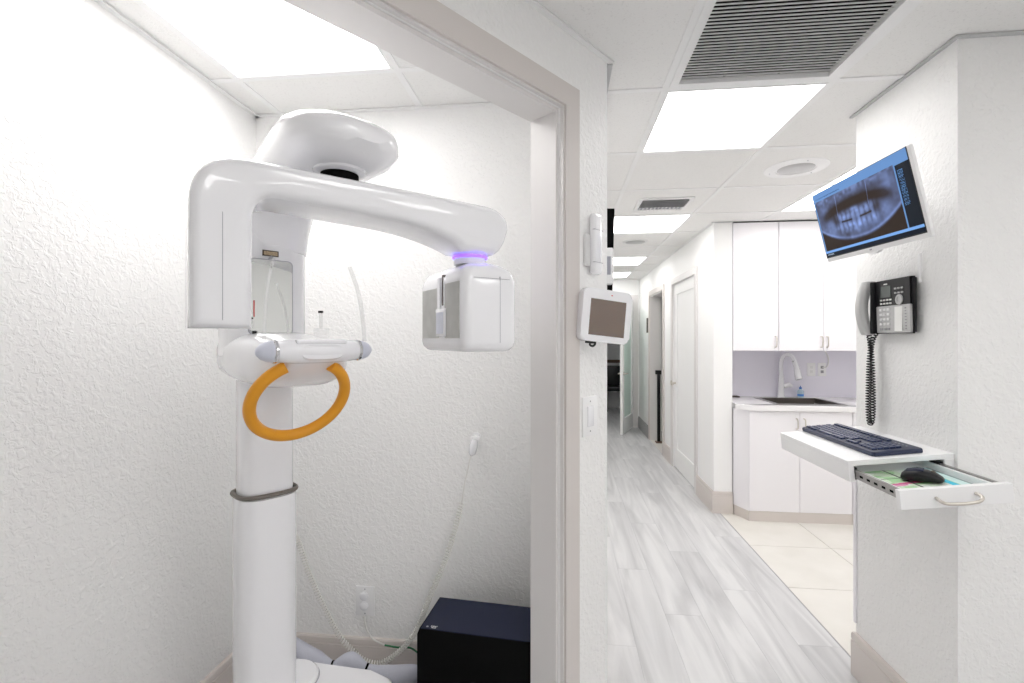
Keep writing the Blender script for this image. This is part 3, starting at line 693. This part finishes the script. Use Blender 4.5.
# rows: x from front(-) to rear(+); the typist sits on the corridor side, so left end is the far end (+y)
for r_ in range(5):
    x = -.056 + r_ * .0192
    if r_ == 0:
        for yk, wk in ((.205, 1.3), (.18, 1.1), (.158, 1.1), (.093, 5.6), (.027, 1.1), (.005, 1.1), (-.018, 1.3)): key(x, yk, wk)
    else:
        for k in range(14): key(x, .205 - k * .0188 - (.004 if r_ % 2 else 0), 1)
    for k in range(3): 
        if r_ in (0, 3, 4) or (r_ == 1 and k == 1): key(x, -.062 - k * .0188)
    for k in range(4): key(x, -.136 - k * .0188)
for k in range(13): key(.052, .205 - k * .0192 - (k // 4) * .005)
for k in range(3): key(.052, -.062 - k * .0188)
for k in range(4): bb('indicator', (.049, -.14 - k * .017, .017), (.054, -.134 - k * .017, .0175), 'keygrey', kb)
# mouse
ms = thing('computer_mouse', 'black and navy wireless mouse on the printed drawer liner', 'mouse', (1.234 - .150, 1.65 - .085, 1.048 - .150 * .105 - .0515), (0, SAG, R(-38)))
loft('body', [(-.052, -.006, .006, .006, .012), (-.048, -.018, .018, .001, .022), (-.035, -.027, .027, 0, .033), (-.010, -.031, .031, 0, .038), (.015, -.028, .028, 0, .034), (.035, -.027, .027, 0, .025), (.046, -.022, .022, .002, .016), (.050, -.010, .010, .005, .010)], 'black', ms, 2.5, 24)
loft('top_shell', [(-.046, -.010, .010, .018, .0235), (-.034, -.018, .018, .026, .0350), (-.010, -.022, .022, .029, .0395), (.006, -.020, .020, .030, .0375)], 'navy', ms, 2.2, 20)
tube('wheel', [(.026, -.003, .027), (.026, .003, .027)], .007, 'rubber', ms, 12)

# ------------------------------------------------------------ devices on the angled wall and the corridor left wall
aw = math.atan2(AV.y, AV.x)
def on_wall(name, label, cat, tt, z, off=0): p = ap(tt, off); return thing(name, label, cat, (p[0], p[1], z), (0, 0, aw))
# local: x along the wall towards its end, -y out of the wall
t = on_wall('exposure_remote', 'tall white remote handset in a holder above the small touch display', 'remote', .094, 1.717)
bb('handset', (-.024, -.030, -.098), (.024, -.006, .098), 'gloss', t, .010, 3); bb('holder', (-.046, -.012, -.072), (.015, 0, .03), 'offw', t, .004)
for z in (.045, -.06): bb('seam', (-.0235, -.0304, z - .0010), (.0235, -.02, z + .0010), 'seam', t)
t = on_wall('light_switch', 'white rocker light switch below the touch display', 'switch', .108, 1.160)
bb('cover_plate', (-.040, -.006, -.064), (.040, 0, .064), 'satin', t, .002); bb('rocker', (-.016, -.010, -.033), (.016, -.004, .033), 'gloss', t, .0015)
for z in (-.048, .048): lathe('screw', [(.003, -.0065), (.002, -.0075)], 'keygrey', t, 8, 'y', (0, 0, z))
# tablet-like display
c_, s_ = math.cos(math.atan(50 / 478)), math.sin(math.atan(50 / 478))
t = thing('touch_display', 'small square white touch display tilted on the wall edge', 'touch screen', (.1338, 1.519, 1.4805), (0, R(5.5), R(28)))
TW, THh = .178, .164
prism('case', [(-TW / 2 + .018 * (1 - math.cos(a)) if False else sx * (TW / 2 - .018) + .018 * math.cos(a0 + a), sz * (THh / 2 - .018) + .018 * math.sin(a0 + a)) for sx, sz, a0 in ((1, 1, 0), (-1, 1, PI / 2), (-1, -1, PI), (1, -1, 1.5 * PI)) for a in [k * PI / 12 for k in range(7)]], 0, .030, 'gloss', t, .006, 3, lambda u, v, w_: (u, w_ - .012, v))
bb('display', (-.062, -.0130, -.062), (.067, -.011, .050), 'tabscreen', t)
box('power_light', (.012, -.0125, .066), (.005, .001, .003), 'red', t)
tube('swivel_mount', [(-.03, .016, -.0), (-.055, .055, 0)], .016, 'offw', t, 10)
tube('cable_loop', spline([(-.035, .01, -.080), (-.040, .01, -.092), (-.03, .01, -.096), (-.022, .01, -.090), (-.022, .01, -.078)], 5), .0035, 'black', t)
bb('wall_clip', (-.052, .0, -.088), (-.028, .02, -.078), 'black', t)
t = thing('wall_screen', 'black wall screen seen edge-on past the wall corner', 'screen', (.154, 2.12, 1.71), (0, R(1.5), 0))
bb('panel', (.012, -.22, -.20), (.045, .22, .212), 'matblack', t, .002); bb('wall_bracket', (0, -.06, -.06), (.014, .06, .06), 'black', t)
t = thing('wall_dispenser', 'small white box on the corridor wall in front of the black screen', 'dispenser', (.153, 1.765, 1.675))
bb('housing', (0, -.03, -.066), (.030, .03, .062), 'satin', t, .005); bb('side_window', (.006, -.0312, -.035), (.020, -.029, .03), 'greyblue', t)

# ------------------------------------------------------------ the x-ray machine
P0 = (-.878, 1.336); AR = math.atan2(-.617, .787)
xm = thing('dental_xray_machine', 'tall white panoramic dental x-ray machine with orange ring handle', 'x-ray machine', (P0[0], P0[1], 0), (0, 0, AR))
# local: +x towards the doorway (patient side), +y along the wall to the right
def rr_sections(zs, hx, hy, p): return [(z, -hx * k, hx * k, -hy * k, hy * k, p) for z, k in zs]
loft('column_cover', rr_sections([(0, 1), (.5, 1), (.945, 1), (.955, .985)], .079, .079, 3.0), 'gloss', xm, 3, 40, 'z')
loft('column', rr_sections([(.9, 1), (1.4, 1), (1.80, 1)], .070, .070, 3.2), 'gloss', xm, 3, 40, 'z')
bm = bmesh.new(); ring = []
for k in range(49):
    a = 2 * PI * k / 48; ct, st = math.cos(a), math.sin(a)
    ring.append((.079 * math.copysign(abs(ct) ** (2 / 3), ct), .079 * math.copysign(abs(st) ** (2 / 3), st), .962 + .004 * ct))
atube(bm, ring, .0065, 8, False); finish(bm, 'rubber_band', 'rubber', xm, 60)
# carriage with mirror
hp = [(-.07, -.104), (.02, -.104), (.06, -.100), (.088, -.090), (.100, -.078), (.104, -.06), (.106, 0), (.104, .035), (.098, .055), (.085, .075), (.06, .094), (.03, .102), (-.07, .104)]
prism('carriage', hp, 1.36, 1.80, 'gloss', xm, .004, 2)
loft('carriage_neck', [(1.66, -.07, .104, -.102, .100, 3.2), (1.72, -.075, .112, -.108, .106, 3.2), (1.77, -.08, .13, -.118, .116, 3), (1.82, -.09, .17, -.125, .125, 2.8), (1.86, -.09, .22, -.125, .125, 2.8)], 'gloss', xm, 3, 40, 'z')
bb('grey_ledge', (.085, -.075, 1.752), (.122, .03, 1.768), 'offw', xm, .002)
mc = -.019
def rrect(hw, hh, r, n_=5): return [(sx * (hw - r) + r * math.cos(a0 + a), sz * (hh - r) + r * math.sin(a0 + a)) for sx, sz, a0 in ((1, 1, 0), (-1, 1, PI / 2), (-1, -1, PI), (1, -1, 1.5 * PI)) for a in [k * PI / 2 / n_ for k in range(n_ + 1)]]
prism('mirror_frame', rrect(.058, .105, .014), .100, .1085, 'seam', xm, 0, 2, lambda u, v, w_: (w_, u + mc, v + 1.526))
mi = prism('mirror', rrect(.0555, .1025, .012), .1075, .1095, 'mirror', xm, 0, 2, lambda u, v, w_: (w_, u + mc, v + 1.526))
bb('label_plate', (.1055, -.042, 1.640), (.1085, .0, 1.656), 'darklabel', xm); bb('label_print', (.108, -.039, 1.643), (.109, -.003, 1.653), 'brass', xm)
prism('warning_triangle', [(-.009, 0), (.009, 0), (0, .014)], .1055, .1085, 'seam', xm, 0, 2, lambda u, v, w_: (w_, u + mc, v + 1.631))
for (a, b, z0, z1, m_) in ((-.066, -.063, 1.47, 1.515, 'red'), (-.021, -.018, 1.607, 1.622, 'darklabel'), (-.069, -.058, 1.424, 1.432, 'black')):
    bb('mirror_mark', (.1096, a, z0), (.1101, b, z1), m_, mi)
# chin rest arm
cr = loft('chin_rest_arm', [(-.13, -.09, .09, 1.31, 1.42), (-.11, -.098, .11, 1.295, 1.43), (0, -.106, .125, 1.284, 1.432), (.10, -.112, .132, 1.280, 1.430), (.18, -.112, .128, 1.280, 1.422), (.25, -.108, .118, 1.286, 1.410), (.31, -.098, .102, 1.308, 1.405), (.36, -.075, .075, 1.348, 1.402), (.392, -.05, .05, 1.362, 1.396)], 'gloss', xm, 3.4, 40)
lathe('seam', [(.1, 0), (.1, 0)], 'seam', xm) if False else None
hb = lathe('handle_bar', [(.020, -.104), (.026, -.098), (.031, -.06), (.032, 0), (.031, .06), (.026, .098), (.020, .104)], 'gloss', xm, 28, 'y', (.362, 0, 1.381), (1, .95))
for sy in (-1, 1):
    lathe('end_ring', [(.0255, .098 * sy), (.0275, .100 * sy), (.0275, .105 * sy), (.0255, .107 * sy)], 'chrome', xm, 28, 'y', (.362, 0, 1.381))
    lathe('end_cap', [(.0255, .106 * sy), (.024, .117 * sy), (.018, .131 * sy), (.009, .140 * sy), (.002, .1425 * sy)], 'paleblue', xm, 24, 'y', (.362, 0, 1.381))
bb('chin_shelf', (.33, -.062, 1.398), (.39, .062, 1.4085), 'gloss', xm, .004)
bm = bmesh.new(); th = R(58); cc = Vector((.298, -.018, 1.258)); pts = [cc + .115 * (math.cos(a) * Vector((0, 1, 0)) + math.sin(a) * Vector((math.cos(th), 0, math.sin(th)))) for a in [R(118) + R(304) * k / 50 for k in range(51)]]
atube(bm, pts, .0145, 14); finish(bm, 'ring_handle', 'orange', xm, 60)
bt = bb('bite_block_holder', (.352, -.008, 1.407), (.370, .026, 1.437), 'clear', xm, .003)
tube('bite_stick', [(.361, .008, 1.437), (.361, .007, 1.474)], .0045, 'clear', xm, 8)
lathe('bite_tip', [(.006, 0), (.006, .005)], 'matblack', xm, 12, c=(.361, .007, 1.474))
for sy, lean in ((1, -.042), (-1, .020)):
    pth = spline([(.362, sy * .124, 1.405), (.362, sy * .124 + lean * .12, 1.46), (.362, sy * .124 + lean * .42, 1.53), (.362, sy * .124 + lean, 1.595)], 6)
    bm = bmesh.new()
    vs = [[bm.verts.new((p.x + a, p.y + b, p.z)) for a, b in ((-.009, -.001), (.009, -.001), (.009, .001), (-.009, .001))] for p in pth]
    for a, b in zip(vs, vs[1:]):
        for k in range(4): bm.faces.new((a[k], a[(k + 1) % 4], b[(k + 1) % 4], b[k]))
    bm.faces.new(vs[0]); bm.faces.new(vs[-1][::-1]); finish(bm, 'temple_rod', 'clear', xm)
# top head
hd = loft('top_head', [(-.115, -.05, .05, 1.80, 1.84), (-.105, -.07, .07, 1.77, 1.86), (-.05, -.075, .085, 1.75, 1.885), (.05, -.078, .098, 1.765, 1.908), (.20, -.090, .110, 1.785, 1.930), (.34, -.110, .124, 1.790, 1.936), (.43, -.122, .130, 1.790, 1.926), (.50, -.124, .124, 1.793, 1.905), (.55, -.108, .108, 1.800, 1.890), (.585, -.080, .080, 1.812, 1.874), (.603, -.045, .045, 1.825, 1.858)], 'gloss', xm, 2.6, 48)
C0 = (.485, .030)
lathe('rotation_joint', [(.040, -.05), (.042, 0), (.042, .045)], 'matblack', xm, 28, c=(C0[0] - .02, C0[1] - .025, 1.760))
lathe('joint_collar', [(.060, .034), (.058, .026), (.05, .022)], 'gloss', xm, 36, c=(C0[0] - .02, C0[1] - .025, 1.765))
# rotating C arm: side outline in (s,z), s along the arm axis
Aax = Vector((.166, .986)); Bax = Vector((.986, -.166))
def af(s, z, q): return (C0[0] + Aax.x * s + Bax.x * q, C0[1] + Aax.y * s + Bax.y * q, z)
def bez(p0, p1, p2, n_=8): return [((1 - t) ** 2 * p0[0] + 2 * t * (1 - t) * p1[0] + t * t * p2[0], (1 - t) ** 2 * p0[1] + 2 * t * (1 - t) * p1[1] + t * t * p2[1]) for t in [k / n_ for k in range(n_ + 1)]]
ol = [(-.320, 1.430)] + bez((-.320, 1.66), (-.320, 1.752), (-.225, 1.757), 10) + [(-.1, 1.757), (.1, 1.757)] + bez((.32, 1.755), (.392, 1.752), (.390, 1.70), 8) + bez((.386, 1.67), (.378, 1.645), (.358, 1.634), 5) + bez((.262, 1.634), (.20, 1.676), (.05, 1.683), 8) + [(-.12, 1.688)] + bez((-.17, 1.690), (-.218, 1.690), (-.218, 1.635), 8) + [(-.218, 1.430)]
bm = bmesh.new(); hw = .078
n_ = len(ol); K = 7; rings = []
import itertools
# width profile with rounded shoulders, narrower towards the ring under the detector end
def inset(poly, dlt):
    out = []; m_ = len(poly)
    for i in range(m_):
        p = Vector(poly[i - 1]); q = Vector(poly[i]); r_ = Vector(poly[(i + 1) % m_])
        e1 = (q - p); e2 = (r_ - q)
        if e1.length < 1e-7: e1 = e2
        if e2.length < 1e-7: e2 = e1
        e1.normalize(); e2.normalize(); n1 = Vector((e1.y, -e1.x)); n2 = Vector((e2.y, -e2.x)); nn = n1 + n2
        if nn.length < 1e-6: nn = n1
        nn.normalize(); kk = 1 / max(nn.dot(n1), .6); out.append(tuple(q + nn * dlt * kk))
    return out
rb = .020
lay = [(-hw, rb)] + [(-hw + rb * (1 - math.cos(a)), rb * (1 - math.sin(a))) for a in [PI / 2 * k / 5 for k in range(1, 6)]] 
lay = lay + [(-q, i) for q, i in lay[::-1]]
for q, ins in lay:
    pl = inset(ol, ins)
    ring = []
    for (s0, z0) in pl:
        k = 1.0
        if s0 > .18: k = 1 - .42 * max(0, min(1, (1.70 - z0) / .08)) * min(1, (s0 - .18) / .08)
        ring.append(bm.verts.new(af(s0, z0, q * k)))
    rings.append(ring)
for a, b in zip(rings, rings[1:]):
    for k in range(n_): bm.faces.new((a[k], a[(k + 1) % n_], b[(k + 1) % n_], b[k]))
bm.faces.new(rings[0]); bm.faces.new(rings[-1][::-1])
rot = finish(bm, 'rotating_arm', 'gloss', xm, 40)
# seam grooves on the tube end
bm = bmesh.new()
for s0 in (-.262,):
    pass
abox(bm, (0, 0, 0), (.0012, .0012, .20)); 
for v in bm.verts: v.co = Vector(af(-.268 + v.co.x, 1.545 + v.co.z, hw + .0002 + v.co.y))
finish(bm, 'seam_line', 'seam', rot)
# slot window on the tube end facing the patient
bm = bmesh.new(); abox(bm, (0, 0, 0), (.001, .05, .16), 0)
for v in bm.verts: v.co = Vector(af(-.2178 + v.co.x, 1.53 + v.co.z, v.co.y))
finish(bm, 'beam_window', 'greypan', rot)
# violet light ring and detector head
def torus(name, c, r, tr, m_, parent):
    bm = bmesh.new(); atube(bm, [(c[0] + r * math.cos(2 * PI * k / 40), c[1] + r * math.sin(2 * PI * k / 40), c[2]) for k in range(41)], tr, 8, False); return finish(bm, name, m_, parent, 60)
rc = af(.312, 0, 0)
torus('light_ring', (rc[0], rc[1], 1.6285), .044, .0042, 'glow', xm)
lathe('neck', [(.043, 0), (.043, .026)], 'gloss', xm, 30, c=(rc[0], rc[1], 1.608))
# detector head: local frame e (right along arm axis), g (towards patient side = away)
HE = Vector((.235, .972)); HG = Vector((-.972, .235)); HC = Vector((.604, .258))   # corner nearest the camera
def hf(a, b, z): p = HC + HE * a + HG * b; return (p.x, p.y, z)
HWd, HDp = .164, .290
hb = []
bm = bmesh.new(); r0 = .026
def sec(z, ins, r_):
    pts = [(sx, sy) for sx, sy in rrect(HWd / 2 - ins, HDp / 2 - ins, r_, 5)]
    return [bm.verts.new(hf(HWd / 2 + p[0], HDp / 2 + p[1], z)) for p in pts]
secs = [sec(1.377, .022, .02), sec(1.380, .012, .024), sec(1.390, .003, .026), sec(1.402, 0, .026), sec(1.560, 0, .026), sec(1.578, .004, .026), sec(1.594, .014, .024), sec(1.606, .032, .022), sec(1.612, .048, .02)]
for a, b in zip(secs, secs[1:]):
    for k in range(len(a)): bm.faces.new((a[k], a[(k + 1) % len(a)], b[(k + 1) % len(a)], b[k]))
bm.faces.new(secs[0][::-1]); bm.faces.new(secs[-1]); dh = finish(bm, 'detector_head', 'gloss', xm, 45)
def face_box(name, a0, a1, b0, b1, z0, z1, m_, parent, bev=0):
    bm = bmesh.new(); abox(bm, ((a0 + a1) / 2, (b0 + b1) / 2, (z0 + z1) / 2), (a1 - a0, b1 - b0, z1 - z0), bev)
    for v in bm.verts: v.co = Vector(hf(v.co.x, v.co.y, v.co.z))
    return finish(bm, name, m_, parent)
face_box('grey_panel', -.0015, .01, .022, .108, 1.412, 1.557, 'greypan', dh)
face_box('grey_panel', -.0015, .01, .150, .264, 1.412, 1.550, 'greypan', dh)
face_box('slide_frame', -.006, .01, .100, .160, 1.416, 1.492, 'gloss', dh, .003)
face_box('slide_inset', -.0075, .0, .108, .150, 1.424, 1.482, 'paleblue', dh)
face_box('slide_strip', -.005, .01, .134, .150, 1.49, 1.575, 'gloss', dh)
face_box('slide_slot', -.002, .01, .108, .133, 1.49, 1.575, 'chrome', dh)
face_box('slide_slot', -.0025, .01, .116, .124, 1.50, 1.582, 'darklabel', dh)
face_box('seam_line', .106, .1072, -.0006, .003, 1.40, 1.572, 'seam', dh)
face_box('seam_line',   .03, .136, -.0005, .003, 1.5655, 1.5665, 'seam', dh)
# seat of the column: round lid and base cover
bs = prism('base_cover', [(.25, .0), (.25, .33), (.13, .345), (.06, .312), (-.06, .232), (-.20, .170), (-.22, .0)], .03, .30, 'gloss', xm, .02, 4)
lathe('round_lid', [(.088, 0), (.087, .010), (.080, .016)], 'gloss', xm, 36, c=(-.085, .105, .300)); lathe('lid_groove', [(.091, 0), (.091, .003)], 'seam', xm, 36, c=(-.085, .105, .299))
bb('base_plate', (-.3, -.16, 0), (.2, .16, .03), 'offw', xm, .005)

# grey cable sleeve tied with black straps
pth = spline([(-1.05, 1.64, .33), (-.981, 1.687, .25), (-.911, 1.694, .212), (-.848, 1.701, .190), (-.785, 1.708, .208), (-.726, 1.714, .180), (-.656, 1.721, .158), (-.556, 1.745, .15), (-.46, 1.81, .10), (-.40, 1.835, .034)], 8)
nn_ = len(pth); rad = []
ties = (24, 40, 64)
for i in range(nn_):
    dmin = min(abs(i - k) for k in ties); rad.append(.018 + .016 * min(1, dmin / 8))
t = thing('cable_sleeve', 'pale grey cable sleeve tied with black straps behind the machine base', 'cable sleeve', (-.40, 1.82, 0))
o = tube('sleeve', pth, rad, 'sleeve', t, 16); o.location = (.40, -1.82, 0)
for k in ties[:2]:
    o = tube('strap', [pth[k] - (pth[k + 1] - pth[k]).normalized() * .004, pth[k] + (pth[k + 1] - pth[k]).normalized() * .004], .0205, 'matblack', t, 16); o.location = (.40, -1.82, 0)

# pc tower
pc = thing('computer_tower', 'large black computer tower with navy top on the closet floor', 'computer', (-.25, 1.655, 0), (0, 0, R(-5.5)))
PW, PD, PH = .46, .205, .43
pr = [(-PW / 2, 0), (PW / 2, 0), (PW / 2, PH), (-PW / 2 + .008, PH), (-PW / 2, PH - .02)]
prism('case', pr, -PD / 2, PD / 2, 'matblack', pc, .003, 2, lambda u, v, w_: (u, w_, v))
bb('lid', (-PW / 2 + .012, -PD / 2 + .004, PH - .001), (PW / 2 - .004, PD / 2 - .004, PH + .002), 'navy', pc, .001, 1)
bb('front_bezel', (-PW / 2 - .006, -PD / 2 + .02, .03), (-PW / 2, PD / 2 - .02, PH - .04), 'black', pc, .002)
rx = Matrix.Rotation(0, 4, 'X')
text('lettering', 'SMART\nPLUS', .0075, 'paper', pc, Matrix.Translation((-.175, -PD / 2 + .016, PH + .0024)))
text('emblem', '◢', .009, 'paper', pc, Matrix.Translation((-.198, -PD / 2 + .016, PH + .0024))) if False else lathe('emblem', [(.004, 0), (.004, .0005)], 'keygrey', pc, 12, c=(-.198, -PD / 2 + .016, PH + .002))

# outlet with plug covers, cable
t = thing('wall_outlet', 'white outlet with two round safety caps above the closet baseboard', 'outlet', (-.811, XB, .325))
bb('cover_plate', (-.040, -.006, -.061), (.040, 0, .061), 'satin', t, .002)
for z in (-.019, .021): lathe('safety_cap', [(.018, -.006), (.018, -.010), (.012, -.0125)], 'gloss', t, 20, 'y', (-.004, 0, z))
for z in (-.05, .05): lathe('screw', [(.003, -.0065), (.002, -.0075)], 'seam', t, 8, 'y', (0, 0, z))
t = thing('ground_cable', 'thin white cable with a green stretch below the closet outlet', 'cable', (-.55, 1.87, 0))
def pc_(pts): return [(x + .55, y - 1.87, z) for x, y, z in pts]
tube('white_length', spline(pc_([(-.81, 1.895, .268), (-.795, 1.885, .22), (-.765, 1.88, .185), (-.715, 1.875, .168)]), 6), .0035, 'cordw', t)
tube('green_length', spline(pc_([(-.715, 1.875, .168), (-.66, 1.87, .166), (-.61, 1.87, .168), (-.575, 1.87, .150)]), 6), .0035, 'green', t)
tube('white_length', spline(pc_([(-.575, 1.87, .150), (-.555, 1.87, .11), (-.56, 1.87, .05), (-.57, 1.87, .004)]), 6), .004, 'cordw', t)
# exposure hand switch hanging from a wall hook, coiled cord
t = thing('hand_switch', 'white hand switch hanging on the closet wall with a long coiled cord', 'hand switch', (-.345, XB, 1.0))
def q_(pts): return [(x + .345, y - XB, z - 1.0) for x, y, z in pts]
lathe('hook_plate', [(.020, 0), (.020, -.006), (.010, -.008), (.009, -.03)], 'satin', t, 16, 'y', (.0, 0, .012)); bb('hook_tip', (-.018, -.036, .0), (.024, -.026, .022), 'satin', t, .004)
tube('grip', q_([(-.345, 1.875, 1.012), (-.350, 1.875, .985), (-.356, 1.875, .955), (-.360, 1.875, .945)]), [.012, .017, .014, .004], 'gloss', t, 12)
tube('cord_lead', q_([(-.360, 1.872, .95), (-.385, 1.865, .83), (-.395, 1.862, .76)]), .0022, 'cordw', t, 6)
cpts = [(-.395, 1.862, .76), (-.445, 1.855, .577), (-.518, 1.85, .395), (-.588, 1.85, .232), (-.69, 1.85, .128), (-.779, 1.85, .113), (-.884, 1.85, .195), (-.962, 1.85, .325), (-1.02, 1.84, .463), (-1.065, 1.80, .635), (-1.07, 1.6, .70), (-.99, 1.42, .72)]
finish(coil(q_(cpts), .0090, .0028, .0115, 5, 9), 'coiled_cord', 'cordw', t, 60)
